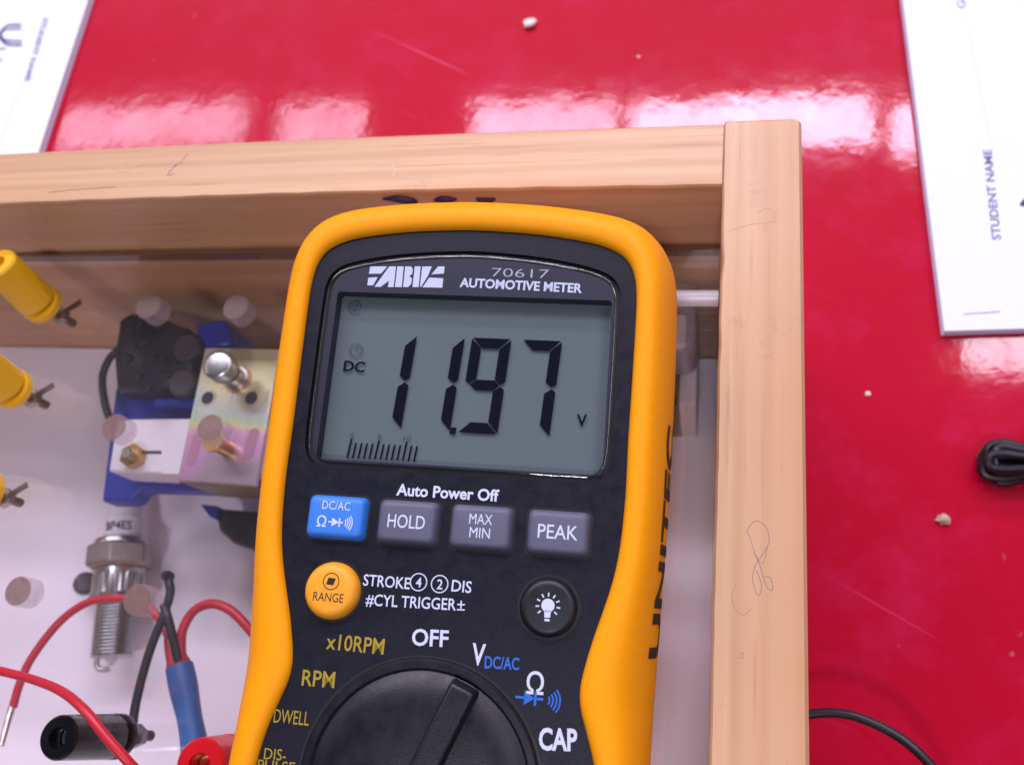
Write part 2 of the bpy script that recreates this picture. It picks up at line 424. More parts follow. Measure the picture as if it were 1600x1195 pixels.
# frosted plugs in the cover's holes
for (px, py, r) in ((232, 478, 4.6), (368, 480, 4.4), (178, 667, 4.3), (328, 668, 4.3), (28, 923, 4.4), (214, 936, 4.4)):
    c = wp(px, py, AT)
    pg = build("hole_plug", lathe((c.x, c.y, AB + .3), (0, 0, 1), [(0, r), (AT - AB - .6, r)], 28), 'frost_side', cover)
    build("plug_top", lathe((c.x, c.y, AT - .15), (0, 0, 1), [(0, r - .25), (.3, r - .25)], 28), 'frost_top', pg)
build("cover_gap_shade", box(XL + .3, XI - .3, YI - 1.75, YI - .6, AB + 2, AT + 1.0), 'gap_shade', bx, smooth=False)  # thin dark strip stands in for the shadow gap along the back wall
# pen marks and stains
def mark(pts, parent, z, r=.22, mat='pen'):
    r *= .62
    return build("pen_mark", tube([(*wp(x, y, z).xy, z - r * .55) for x, y in pts], r, 6, 5), mat, parent)
mark([(1172, 840), (1168, 828), (1180, 814), (1196, 822), (1202, 845), (1190, 868), (1180, 884), (1176, 905), (1184, 930), (1190, 915), (1182, 890)], sr, RT, .17)
mark([(1178, 862), (1186, 880), (1192, 898), (1198, 916), (1207, 922), (1205, 904), (1196, 900)], sr, RT, .2)
mark([(1172, 840), (1180, 865), (1192, 880), (1200, 850)], sr, RT, .14)
mark([(1150, 910), (1144, 930), (1148, 950), (1162, 960), (1174, 950)], sr, RT, .13, 'pen_faint')
mark([(1154, 1026), (1160, 1019), (1162, 1026), (1155, 1028)], sr, RT, .2, 'pen_faint')
mark([(1137, 362), (1170, 352), (1214, 346)], sr, RT, .12, 'pen_faint')
mark([(1184, 333), (1194, 327), (1205, 328)], sr, RT, .12, 'pen_faint')
mark([(294, 239), (284, 252), (272, 262)], br, RT, .28)
mark([(276, 256), (266, 268), (262, 275), (272, 271)], br, RT, .28)
mark([(76, 301), (112, 297), (182, 292)], br, RT, .35, 'stain')
mark([(612, 258), (617, 266), (614, 276)], br, RT, .5, 'knot')
mark([(197, 254), (197, 262)], br, RT, .22, 'pen_faint')
mark([(170, 258), (190, 270), (210, 262), (232, 256)], br, RT, .12, 'pen_faint')
for pts in (((596, 307), (618, 306), (640, 309), (650, 312)), ((676, 309), (692, 306), (712, 307)), ((742, 306), (756, 309), (772, 306))):
    q = [wally(x, y + 1, YI) for x, y in pts]
    build("marker_stroke", tube([(p.x, YI + bow(p.x) - .1, p.z - 1.2) for p in q], lambda t: .35 + 1.0 * math.sin(math.pi * t), 8, 6), 'purple', br)

# ------------------------------------------------------------------ multimeter
I_ = [(0, 38.7), (9, 38.4), (18, 37.7), (28, 36.2), (33.5, 34.5), (37.2, 32), (39.2, 28), (39.9, 23), (40, 17), (39.9, 8), (39.8, 0), (39.6, -12), (39.6, -24), (39, -34.6), (37.9, -42), (36.2, -48.5), (34.4, -54.5), (33, -60), (32.1, -65), (32.4, -69.3), (34, -74.3), (35.8, -80), (37.2, -87.6), (38, -97), (38, -112), (37, -123), (32, -130), (22, -133.5), (0, -135)]
O_ = [(0, 51.5), (9, 51.3), (19, 50.7), (30, 49.4), (37, 47.8), (42.3, 45.2), (46.4, 41), (49, 35.5), (50.1, 28), (50.3, 15), (50.3, 3), (50.1, -12), (49.9, -24), (49.6, -35), (49.2, -43), (49, -49), (48.8, -55), (48.6, -60), (48.4, -65), (48.2, -70), (48.1, -75), (48, -81), (48, -88), (48, -98), (47.8, -112), (46, -127), (41, -136), (27, -141), (0, -143)]
def closed(half, k=3):
    right = smooth_path([Vector((-half[1][0], half[1][1], 0))] + [Vector((a, b, 0)) for a, b in half] + [Vector((-half[-2][0], half[-2][1], 0))], k)
    right = right[k:-k]
    left = [Vector((-p.x, p.y, 0)) for p in right[1:-1]][::-1]
    return right + left
IN, OUT = closed(I_), closed(O_)
mt_root = empty("multimeter", MC, METER_M)
tag(mt_root, "amber and black digital automotive meter showing 11.97 V, lying tilted on the box", "multimeter")
def mb(name, vf, mat, parent=None, **kw):
    return build(name, vf, mat, parent or mt_root, unit=MS, world=False, **kw)
PROF = [(0.0, -1.2), (.0, .3), (.04, 1.1), (.12, 1.8), (.26, 2.1), (.42, 1.5), (.56, 0), (.68, -2.6), (.80, -6.2), (.90, -10.5), (.97, -15), (1.0, -19), (.985, -25), (.93, -35), (.84, -40)]
rings = [[tuple(Vector((a.x + (b.x - a.x) * t, a.y + (b.y - a.y) * t, z))) for a, b in zip(IN, OUT)] for t, z in PROF]
holster = mb("holster", loft(rings, False, True), 'holster', sharp=0)
# folding stand under the back
stand = mb("stand", box(-30, -22, 8, 40, -58, -38), 'dial', bevel=1)
# face plate with the window cut out
LENS_H = [(0, 32.5), (9, 32.1), (18, 31.2), (26, 29.8), (31.5, 28.2), (34.2, 26.3), (35.4, 23.5), (35.7, 19), (35.7, 5), (35.6, -8), (35.4, -15), (34.6, -18.6), (32.3, -20.6), (28, -21.0), (14, -21.0), (0, -21.0)]
def closed2(half):
    return closed(half, 4)
LEN = closed2(LENS_H)
def off(poly, d):
    n = len(poly); out = []
    for i in range(n):
        t = (poly[(i + 1) % n] - poly[i - 1]).normalized(); out.append(poly[i] + Vector((t.y, -t.x, 0)) * -d)
    return out
def flat_with_hole(outer, inner, z):
    bm = bmesh.new(); es = []
    for poly in (outer, inner):
        vs = [bm.verts.new((p.x, p.y, z)) for p in poly]
        for i in range(len(vs)): es.append(bm.edges.new((vs[i], vs[(i + 1) % len(vs)])))
    bmesh.ops.triangle_fill(bm, edges=es, use_beauty=True, use_dissolve=False)
    bm.verts.index_update()
    r = [tuple(v.co) for v in bm.verts], [tuple(v.index for v in f.verts) for f in bm.faces]
    bm.free(); return r
sg = 1 if off(LEN, 1)[0].y > LEN[0].y else -1
def offs(p, d): return off(p, d * sg)
HOLE = offs(LEN, .75)
wall = ([(p.x, p.y, 0) for p in HOLE] + [(p.x, p.y, -3) for p in HOLE], [(i, (i + 1) % len(HOLE), len(HOLE) + (i + 1) % len(HOLE), len(HOLE) + i) for i in range(len(HOLE))])
face = mb("face_plate", join(flat_with_hole(offs(IN, .4), HOLE, 0), wall), 'face', sharp=30)
mb("window_groove", flat_with_hole(offs(LEN, .74), offs(LEN, -1.2), -1.6), 'groove', smooth=False)
# lens: rounded rim over a printed mask over the sunken display
LR = [(0.1, -1.5), (0.1, -.1), (-.15, .25), (-.55, .45), (-1.1, .5)]
rr = [[(p.x, p.y, z) for p in offs(LEN, d)] for d, z in LR]
lens = mb("lens", loft(rr, False, True), 'lens', sharp=0)
def rrect(x0, x1, y0, y1, r, k=5):
    P = []
    for cx, cy, a0 in ((x1 - r, y1 - r, 0), (x0 + r, y1 - r, 90), (x0 + r, y0 + r, 180), (x1 - r, y0 + r, 270)):
        for i in range(k + 1):
            a = math.radians(a0 + 90 * i / k); P.append(Vector((cx + r * math.cos(a), cy + r * math.sin(a), 0)))
    return P
LZ = -4.4
lc = rrect(-33.2, 34.2, -19.6, 22.0, .8)
mk = mb("window_mask", join(flat_with_hole(offs(LEN, -.9), lc, -.75), ([(p.x, p.y, -.75) for p in lc] + [(p.x, p.y, LZ) for p in lc], [(i, (i + 1) % len(lc), len(lc) + (i + 1) % len(lc), len(lc) + i) for i in range(len(lc))])), 'mask', smooth=False)
disp = mb("display", box(-35.5, 35.5, -20.8, 23.5, LZ - 1, LZ), 'lcd', smooth=False)
ZS = LZ + .55
def flat(polys, z, T=lambda q: q):
    V, Fc = [], []
    for poly in polys:
        n = len(V); V += [(*T(q)[:2], z) for q in poly]; Fc.append(tuple(range(n, n + len(poly))))
    return V, Fc
# seven segment digits
a = mp(651, 531, LZ); b = mp(725.3, 533, LZ); c7 = mp(878, 535, LZ); bt = mp(852, 681.7, LZ); n9l = mp(743.4, 530.5, LZ); n9r = mp(799.6, 531, LZ)
DW = 9.6; DH = 23.4; ST = 2.55; G = .22
slant = (n9r.x - mp(777.5, 677.7, LZ).x) / DH
ytop = mp(800, 531, LZ).y; ybot = ytop - DH
def segs(which):
    w, h, t, g = DW, DH, ST, G; hm = h / 2; k = t / 2
    D = {'a': [(0 + g, h), (w - g, h), (w - t - g, h - t), (t + g, h - t)],
         'b': [(w, h - g), (w, hm + g + k * .55), (w - k * .8, hm + g), (w - t, hm + g + k * .9), (w - t, h - t - g)],
         'c': [(w, g), (w, hm - g - k * .55), (w - k * .8, hm - g), (w - t, hm - g - k * .9), (w - t, t + g)],
         'd': [(g, 0), (w - g, 0), (w - t - g, t), (t + g, t)],
         'f': [(0, h - g), (0, hm + g + k * .55), (k * .8, hm + g), (t, hm + g + k * .9), (t, h - t - g)],
         'g': [(k * .8 + g, hm), (t + g * .6, hm + k), (w - t - g * .6, hm + k), (w - k * .8 - g, hm), (w - t - g * .6, hm - k), (t + g * .6, hm - k)]}
    return [D[q] for q in which]
for xr, wh in ((a.x + .15, 'bc'), (b.x + .2, 'bc'), (n9r.x, 'abcdfg'), (c7.x + .1, 'abc')):
    def T(q, xr=xr): return (xr - DW + q[0] + slant * (q[1] - DH), ybot + q[1])
    mb("digit", flat(segs(wh), ZS, T), 'seg', disp, smooth=False)
dp = mp(708.5, 673, LZ)
mb("decimal_point", flat([[(dp.x - .8, dp.y - .9), (dp.x + .6, dp.y - .9), (dp.x + .8, dp.y + .7), (dp.x - .6, dp.y + .7)]], ZS), 'seg', disp, smooth=False)
UP = Vector((0, 1, 0))
def mtext(s, pl, pr, cap, z, mat, parent, bold=.0, name="printed_lettering", slope=True, lift=.05):
    A = mp(*pl, z); B = mp(*pr, z)
    d = (B - A).normalized(); up = Vector((-d.y, d.x, 0))
    A.z = B.z = z + lift
    return mb(name, text(s, A, B, cap, up, bold), mat, parent, smooth=False)
mtext("DC", (537, 580), (570, 582.5), 2.7, LZ, 'seg', disp, .02, "display_lettering", lift=.55)
mtext("V", (901, 666), (917, 666.5), 2.9, LZ, 'seg', disp, .02, "display_lettering", lift=.55)
def ring(cx, cy, r0, r1, z, n=28, a0=0, a1=360):
    V = []; Fc = []
    full = a1 - a0 >= 360
    m_ = n if full else n + 1
    for i in range(m_):
        an = math.radians(a0 + (a1 - a0) * i / n)
        V += [(cx + r0 * math.cos(an), cy + r0 * math.sin(an), z), (cx + r1 * math.cos(an), cy + r1 * math.sin(an), z)]
    for i in range(n):
        j = (i + 1) % m_; Fc.append((2 * i, 2 * i + 1, 2 * j + 1, 2 * j))
    return V, Fc
def rect(cx, cy, w, h, z): return [(cx - w / 2, cy - h / 2, z), (cx + w / 2, cy - h / 2, z), (cx + w / 2, cy + h / 2, z), (cx - w / 2, cy + h / 2, z)], [(0, 1, 2, 3)]
ic = mp(555, 480, LZ); mb("display_icon", join(ring(ic.x, ic.y, 1.35, 1.62, ZS), rect(ic.x, ic.y, 1.1, 1.2, ZS)), 'seg_pale', disp, smooth=False)
ic = mp(557, 548, LZ); mb("display_icon", join(ring(ic.x, ic.y, 1.45, 1.7, ZS), rect(ic.x, ic.y + .5, .2, 1.2, ZS), rect(ic.x + .4, ic.y, 1.0, .2, ZS)), 'seg_pale', disp, smooth=False)
t0 = mp(543.5, 715.5, LZ); t1 = mp(647.5, 721.2, LZ); bars = []
for i in range(13):
    x = t0.x + (t1.x - t0.x) * i / 12; y = t0.y + (t1.y - t0.y) * i / 12; h = 4.6 if i % 5 == 0 else 3.7
    bars.append([(x - .22, y), (x + .22, y), (x + .22 + h * .11, y + h), (x - .22 + h * .11, y + h)])
mb("bar_graph", flat(bars, ZS), 'seg', disp, smooth=False)
for s, i in (("0", 0), ("5", 5), ("10", 10)):
    x = t0.x + (t1.x - t0.x) * i / 12 + .5; y = t0.y + 4.9; w = .9 * len(s)
    mb("display_lettering", text(s, (x - w / 2, y, ZS), (x + w / 2, y, ZS), 1.2, UP), 'seg_pale', disp, smooth=False)
# logo of striped bars and the title, printed on the mask
LP = [[(690, 580), (822, 580), (775, 635), (680, 637)], [(674, 668), (748, 663), (712, 727), (667, 727)], [(722, 738), (838, 580), (890, 580), (872, 740), (826, 740), (836, 690), (772, 738)], [(900, 580), (950, 580), (935, 740), (882, 740)],
      [(962, 580), (1005, 580), (1022, 600), (1015, 640), (992, 655), (1014, 672), (1008, 715), (985, 740), (945, 740)], [(1036, 580), (1082, 580), (1066, 740), (1018, 740)], [(1094, 580), (1168, 580), (1140, 650), (1086, 738), (1076, 738)],
      [(1218, 580), (1268, 580), (1262, 635), (1165, 642)], [(1150, 666), (1258, 672), (1250, 745), (1095, 742)]]
mb("printed_logo", flat([[mp(440 + x * .2009, 300 + y * .2009, -.75) for x, y in p] for p in LP], -.70), 'white_print', mk, smooth=False)
mtext("70617", (768, 432), (857, 435), 2.35, -.75, 'grey_print', mk, -.012)
mtext("AUTOMOTIVE METER", (718, 448), (909, 457.5), 2.35, -.75, 'white_print', mk, .03)
mtext("Auto Power Off", (619, 773), (779, 783), 2.7, 0, 'white_print', face, .025)
mtext("STROKE", (567, 914), (640, 920), 2.6, 0, 'white_print', face, .01)
mtext("DIS", (705, 923), (736, 926), 2.6, 0, 'white_print', face, .01)
for px, py, s in ((654, 909, "4"), (687, 912, "2")):
    q = mp(px, py); up = Vector((0, 1, 0))
    mb("printed_symbol", ring(q.x, q.y, 1.75, 2.0, .05), 'white_print', face, smooth=False)
    mb("printed_lettering", text(s, (q.x - .6, q.y - 1.1, .05), (q.x + .7, q.y - 1.1, .05), 2.2, up, .01), 'white_print', face, smooth=False)
mtext("#CYL TRIGGER", (571, 945), (712, 953), 2.6, 0, 'white_print', face, .01)
mtext("\u00b1", (714, 953), (726, 953.5), 2.6, 0, 'white_print', face, .0)
mtext("OFF", (643, 1007), (700, 1010), 3.6, 0, 'white_print', face, .02)
mtext("x10RPM", (509, 1013), (599, 1022), 3.5, 0, 'gold_print', face, .01)
mtext("RPM", (471, 1070), (522, 1074), 3.5, 0, 'gold_print', face, .01)
mtext("DWELL", (427, 1128), (482, 1133), 3.0, 0, 'gold_print', face, .0)
mtext("DIS-", (412, 1185), (446, 1188), 2.4, 0, 'gold_print', face, .0)
mtext("PULSE", (402, 1203), (460, 1208), 2.4, 0, 'gold_print', face, .0)
mtext("V", (736, 1037), (757, 1039), 4.6, 0, 'white_print', face, .02)
mtext("DC/AC", (757, 1043), (811, 1046), 2.6, 0, 'blue_print', face, .02)
mtext("CAP", (842, 1170), (902, 1172), 4.4, 0, 'white_print', face, .03)
q = mp(835, 1078); mtext("\u03a9", (822, 1083), (849, 1085), 4.6, 0, 'white_print', face, .01)
q = mp(827, 1090)
mb("printed_symbol", join(rect(q.x - 1.9, q.y, 2.2, .5, .05), ([(q.x - 1.1, q.y + 1.5, .05), (q.x - 1.1, q.y - 1.5, .05), (q.x + 1.1, q.y, .05)], [(0, 1, 2)]), rect(q.x + 1.3, q.y, .5, 3.0, .05), rect(q.x + 2.2, q.y, 1.6, .5, .05)), 'blue_print', face, smooth=False)
mb("printed_symbol", join(*[ring(q.x + 3.2, q.y - .1, 1.0 + .75 * i, 1.35 + .75 * i, .05, 10, -42, 42) for i in range(4)]), 'blue_print', face, smooth=False)
# push buttons
def button(cx, cy, w, h, mat):
    rings = []
    for d, z in ((.55, -.5), (.35, .9), (.0, 1.9), (-.5, 2.45), (-1.2, 2.6)):
        rings.append([(cx + p.x, cy + p.y, z) for p in rrect(-w / 2 - d, w / 2 + d, -h / 2 - d, h / 2 + d, 1.3 + d * .4)])
    mb("button_well", extr([Vector((cx, cy, 0)) + p for p in rrect(-w / 2 - .95, w / 2 + .95, -h / 2 - .95, h / 2 + .95, 1.6)], -.5, .04), 'groove', face, smooth=False)
    return mb("push_button", loft(rings, False, True), mat, None, sharp=50)
BY = -33.2; BZ = 2.65
def blab(o, s, cx, cy, w, cap, mat, bold=.0, z=BZ): mb("button_lettering", text(s, (cx - w / 2, cy, z), (cx + w / 2, cy, z), cap, UP, bold), mat, o, smooth=False)
b1 = button(-25.6, BY, 13.0, 9.0, 'btn_blue'); tag(b1, "blue push button")
blab(b1, "DC/AC", -25.6, -31.6, 6.6, 2.0, 'white_print')
blab(b1, "\u03a9", -28.6, -35.6, 2.2, 2.5, 'white_print', .01)
sx, sy = -25.3, -34.4
mb("button_symbol", join(rect(sx - 1.2, sy, 1.0, .35, BZ), ([(sx - .9, sy + 1.0, BZ), (sx - .9, sy - 1.0, BZ), (sx + .8, sy, BZ)], [(0, 1, 2)]), rect(sx + .9, sy, .35, 2.0, BZ), rect(sx + 1.4, sy, .7, .35, BZ), *[ring(sx + 1.4, sy, .9 + .5 * i, 1.15 + .5 * i, BZ, 8, -40, 40) for i in range(4)]), 'white_print', b1, smooth=False)
b2 = button(-8.9, BY, 13.0, 9.0, 'btn_grey'); blab(b2, "HOLD", -8.9, -34.6, 8.6, 3.1, 'white_print', .005)
b3 = button(8.0, BY, 13.2, 9.0, 'btn_grey'); blab(b3, "MAX", 8.0, -32.6, 5.2, 2.4, 'white_print', 0); blab(b3, "MIN", 8.0, -35.6, 4.6, 2.4, 'white_print', 0)
b4 = button(25.3, BY, 13.0, 9.0, 'btn_grey'); blab(b4, "PEAK", 25.3, -34.6, 8.8, 3.2, 'white_print', .005)
def round_button(cx, cy, r, prof, mat):
    return mb("round_button", lathe((cx, cy, 0), (0, 0, 1), prof, 40), mat, None, sharp=45)
RX, RY = -24.6, -49.5
mb("button_well", lathe((RX, RY, -.5), (0, 0, 1), [(0, 6.9), (.54, 6.9)], 40), 'groove', face, smooth=False)
rb = round_button(RX, RY, 6.2, [(-.5, 6.35), (1.1, 6.3), (2.1, 5.9), (2.75, 5.1), (2.95, 4.2)], 'btn_amber'); tag(rb, "round amber range button")
blab(rb, "RANGE", RX - .1, RY - 2.4, 7.0, 2.0, 'black_print', 0, 3.0)
mb("button_symbol", join(ring(RX + .1, RY + 2.0, 1.7, 1.9, 3.0), ([(RX - 1, RY + 1.3, 3.0), (RX + .7, RY + 1.2, 3.0), (RX + 1.1, RY + 2.7, 3.0), (RX - .6, RY + 2.8, 3.0)], [(0, 1, 2, 3)])), 'black_print', rb, smooth=False)
LX, LY = 24.2, -49.3
mb("button_well", lathe((LX, LY, -.5), (0, 0, 1), [(0, 7.0), (.54, 7.0)], 40), 'groove', face, smooth=False)
lb = round_button(LX, LY, 6.2, [(-.5, 6.3), (1.0, 6.25), (1.8, 5.9), (2.2, 5.2), (2.25, 4.6)], 'btn_black'); tag(lb, "round black backlight button with lamp symbol")
lz = 2.3
ds = [ring(LX, LY + .45, .0, 1.5, lz, 20), ([(LX - .75, LY - .6, lz), (LX - .6, LY - 2.1, lz), (LX + .6, LY - 2.1, lz), (LX + .75, LY - .6, lz)], [(0, 1, 2, 3)]), rect(LX, LY - 2.6, 1.1, .5, lz)]
for i in range(9):
    an = math.radians(-40 + 260 * i / 8); c_, s_ = math.cos(an), math.sin(an)
    ds.append(([(LX + c_ * 1.9 - s_ * .16, LY + .45 + s_ * 1.9 + c_ * .16, lz), (LX + c_ * 2.7 - s_ * .16, LY + .45 + s_ * 2.7 + c_ * .16, lz), (LX + c_ * 2.7 + s_ * .16, LY + .45 + s_ * 2.7 - c_ * .16, lz), (LX + c_ * 1.9 + s_ * .16, LY + .45 + s_ * 1.9 - c_ * .16, lz)], [(0, 1, 2, 3)]))
ds[0] = ([(LX + 1.45 * math.cos(2 * math.pi * i / 20), LY + .45 + 1.45 * math.sin(2 * math.pi * i / 20), lz) for i in range(20)], [tuple(range(20))])
mb("button_symbol", join(*ds), 'white_print', lb, smooth=False)
# rotary dial
DX, DY = -.9, -88.3
mb("dial_groove", lathe((DX, DY, -.5), (0, 0, 1), [(0, 26.8), (.55, 26.8)], 72), 'groove', face, smooth=False)
dial = mb("rotary_dial", lathe((DX, DY, 0), (0, 0, 1), [(-.5, 26.2), (.6, 26.1), (1.1, 25.6), (1.2, 24.2), (.7, 23.6), (1.3, 22.4), (2.4, 20.0), (2.9, 16), (3.0, 6)], 72), 'dial', sharp=25)
pd = Vector((9.6, 23.6, 0)).normalized(); pn = Vector((pd.y, -pd.x, 0))
def pr(l, w, z): q = Vector((DX, DY, 0)) + pd * l + pn * w; return (q.x, q.y, z)
knob = loft([[pr(-23, -3.4, 1), pr(23.6, -3.4, 1), pr(23.6, 3.4, 1), pr(-23, 3.4, 1)], [pr(-22.5, -3.0, 7.0), pr(23.0, -2.9, 5.6), pr(23.0, 2.9, 5.6), pr(-22.5, 3.0, 7.0)]])
mb("pointer", knob, 'dial', dial, bevel=.9, seg=3)
# side lettering on the holster flank
def hw(y, L):
    for (x0, y0), (x1, y1) in zip(L[8:], L[9:]):
        if y1 <= y <= y0: return x0 + (x1 - x0) * (y0 - y) / (y0 - y1)
    return L[9][0]
def tz(z):
    for (t0_, z0), (t1_, z1) in zip(PROF[4:], PROF[5:]):
        if z1 <= z <= z0: return t0_ + (t1_ - t0_) * (z0 - z) / (z0 - z1)
    return 1
gv, gf = glyphs("UNITEC", .03)
bm = bmesh.new(); vs = [bm.verts.new((p.x * 40, p.y * 7, 0)) for p in gv]
for f_ in gf:
    try: bm.faces.new([vs[i] for i in f_])
    except ValueError: pass
bmesh.ops.triangulate(bm, faces=bm.faces)
for _ in range(3):
    bmesh.ops.subdivide_edges(bm, edges=[e for e in bm.edges if e.calc_length() > 1.2], cuts=1)
    bmesh.ops.triangulate(bm, faces=bm.faces)
V = []
bm.verts.index_update()
for v in bm.verts:
    y = -58.5 + v.co.x / 40 * 53; z = -17.0 + v.co.y / 7 * 9.5
    V.append((hw(y, I_) + (hw(y, O_) - hw(y, I_)) * tz(z) + .18, y, z + .1))
mb("side_lettering", (V, [tuple(v.index for v in f_.verts) for f_ in bm.faces]), 'black_print', holster, smooth=False); bm.free()

# ------------------------------------------------------------------ paper stacks
def paper_stack(name, corner, edge, wdir, le, wd, n, th, label):
    e = empty(name, (corner.x, corner.y, 0)); tag(e, label, "papers", "stacks of printed worksheets on the table")
    top = None
    for i in range(n):
        j = Vector((random.uniform(-.35, .35), random.uniform(-.35, .35), 0)) if i < n - 1 else Vector((0, 0, 0))
        c = corner.copy(); c.z = 0; c += j
        P = [c, c + edge * le, c + edge * le + wdir * wd, c + wdir * wd]
        if (P[1] - P[0]).cross(P[3] - P[0]).z < 0: P = P[::-1]
        top = build("sheet", prism([(p.x, p.y, (i + 1) * th - .02) for p in P], [(p.x, p.y, i * th + .03) for p in P]), 'paper' if i == n - 1 else 'sheet_edge', e, smooth=False)
    return e, top
def flatline(p, q, w, z):
    p = Vector((p.x, p.y, 0)); q = Vector((q.x, q.y, 0)); d = (q - p).normalized(); nn = Vector((-d.y, d.x, 0)) * w / 2
    return [(*(x.xy), z) for x in (p - nn, q - nn, q + nn, p + nn)], [(0, 1, 2, 3)]
def ptext(s, pl, pr, cap, z, mat, parent, flip=1, bold=0):
    A = wp(*pl, z); B = wp(*pr, z); d = (B - A).normalized(); up = Vector((-d.y, d.x, 0))
    return build("printed_lettering", text(s, A, B, cap, up, bold), mat, parent, smooth=False)
PZ = 4.0
a = wp(138, 0, PZ); b = wp(61, 235, PZ); u = (b - a).normalized(); wd = Vector((u.y, -u.x, 0))
if wd.x > 0: wd = -wd
st, sheet = paper_stack("paper_stack", a - u * 120, u, wd, 120 + (b - a).length + 25, 205, 8, .5, "thick stack of worksheets behind the box's back rail, far from the meter")
z = PZ + .05
ptext("STUDENT NAME", (68, 29), (38, 128), 3.0, z, 'paper_ink', sheet, bold=.035)
build("printed_line", flatline(wp(33, 136, z), wp(-4, 230, z), .35, z), 'paper_ink_pale', sheet, smooth=False)
# striped U emblem, opening to the right
def stripe(off_, w, mat):
    pts = []
    A = [(33, 41 + off_), (12, 42 + off_), (2 + off_ * .4, 50), (-2 + off_, 55), (2 + off_ * .4, 61), (12, 68 - off_), (34, 69.5 - off_)]
    P = smooth_path([wp(x, y, z) for x, y in A], 6); V = []; Fc = []
    for i, p in enumerate(P):
        d = (P[min(i + 1, len(P) - 1)] - P[max(i - 1, 0)]).normalized(); nn = Vector((-d.y, d.x, 0)) * w / 2
        V += [tuple(p - nn), tuple(p + nn)]
        if i: Fc.append((2 * i - 2, 2 * i - 1, 2 * i + 1, 2 * i))
    return V, Fc
build("printed_emblem", join(stripe(-1.5, 1.6, 0), stripe(4.2, 1.3, 0)), 'paper_ink_dark', sheet, smooth=False)
ptext("Unitec", (-24, 78), (-56, 172), 15.0, z, 'paper_ink_dark', sheet, bold=-.015)
# right-hand stack
c0 = wp(1476, 517, PZ); a = wp(1411, 0, PZ); u = (a - c0).normalized(); wd = Vector((-u.y, u.x, 0))
if wd.x < 0: wd = -wd
st2, sheet2 = paper_stack("paper_stack", c0, u, wd, 297, 208, 9, PZ / 9, "bright white stack of worksheets beside the box's side rail, above the coiled cable")
ptext("STUDENT NAME", (1564, 375), (1549, 234), 3.1, z, 'paper_ink', sheet2, bold=.02)
seg_ = []
A, B = wp(1548, 226, z), wp(1508, 18, z)
for i in range(70):
    p = A.lerp(B, i / 70); q = A.lerp(B, (i + .5) / 70); seg_.append(flatline(p, q, .3, z))
build("dotted_line", join(*seg_), 'paper_ink_pale', sheet2, smooth=False)
ptext("GROUP", (1509, 13), (1499, -50), 3.1, z, 'paper_ink', sheet2)
build("printed_line", flatline(wp(1505, 491, z), wp(1563, 487, z), .35, z), 'paper_ink', sheet2, smooth=False)
P = smooth_path([wp(x, y, z) for x, y in ((1596, 322), (1604, 312), (1618, 306), (1640, 304))], 5); V = []; Fc = []
for i, p in enumerate(P):
    d = (P[min(i + 1, len(P) - 1)] - P[max(i - 1, 0)]).normalized(); nn = Vector((-d.y, d.x, 0)) * .9
    V += [tuple(p - nn), tuple(p + nn)]
    if i: Fc.append((2 * i - 2, 2 * i - 1, 2 * i + 1, 2 * i))
build("printed_emblem", (V, Fc), 'paper_ink_dark', sheet2, smooth=False)

# ------------------------------------------------------------------ terminals on the clear cover
def post(bpx, bpy_, mat, hgt, label, r=6.5, lug=True, lean=(0, 0, 1)):
    b = wp(bpx, bpy_, AT + 2); x, y = b.x, b.y
    e = empty("binding_post", (x, y, AT)); tag(e, label, "terminal", "terminals on the clear cover")
    build("collar", lathe((x, y, AT + .05), (0, 0, 1), [(0, r * 1.02), (2.2, r * 1.02), (2.8, r * .95), (3.0, r * .8)], 32), mat, e)
    build("cap", lathe((x, y, AT + 3.0), lean, [(0, r * .78), (.5, r * .95), (1.2, r), (hgt - 2.2, r * .93), (hgt - 1.2, r * .92), (hgt - .5, r * .84), (hgt - .4, r * .42), (hgt - 5, r * .38)], 16 if mat == 'yellow' else 36), mat, e, sharp=18)
    build("socket", lathe(Vector((x, y, AT + 3)) + Vector(lean).normalized() * (hgt - 8), lean, [(0, r * .37), (2.5, r * .37), (3.4, r * .33), (3.4, r * .2), (1, r * .18)], 24), 'brass' if mat != 'black' else 'dull_steel', e)
    build("stud", lathe((x, y, AB - 9), (0, 0, 1), [(0, 1.5), (8.9, 1.5)], 12), 'dark_metal', e)
    build("nut", lathe((x, y, AB - 3.2), (0, 0, 1), [(0, 3.2), (2.4, 3.2)], sides=6), 'dull_steel', e, smooth=False)
    if lug: build("solder_lug", prism([(x + 2, y + 1.0, AB - .1), (x + 3.2, y - .4, AB - .1), (x + 8.8, y + 3.6, AB - .1), (x + 7.8, y + 5.2, AB - .1)], [(x + 2, y + 1.0, AB - .6), (x + 3.2, y - .4, AB - .6), (x + 8.8, y + 3.6, AB - .6), (x + 7.8, y + 5.2, AB - .6)]), 'dark_metal', e, smooth=False)
    return e
post(62, 473, 'yellow', 20, "yellow screw terminal nearest the back rail, topmost of three", lean=(-.05, .22, 1))
post(16, 606, 'yellow', 20, "middle yellow screw terminal at the photo's edge, second from back rail", lean=(-.05, .22, 1))
post(-29, 766, 'yellow', 20, "yellow terminal barely in the frame, farthest of the three from back rail", lean=(-.05, .2, 1))
post(178, 1150, 'black', 22, "black screw terminal under the blurred red wire", 5.7, False)
post(354, 1192, 'red', 13, "red screw terminal half hidden by the meter's amber holster", 7.0)

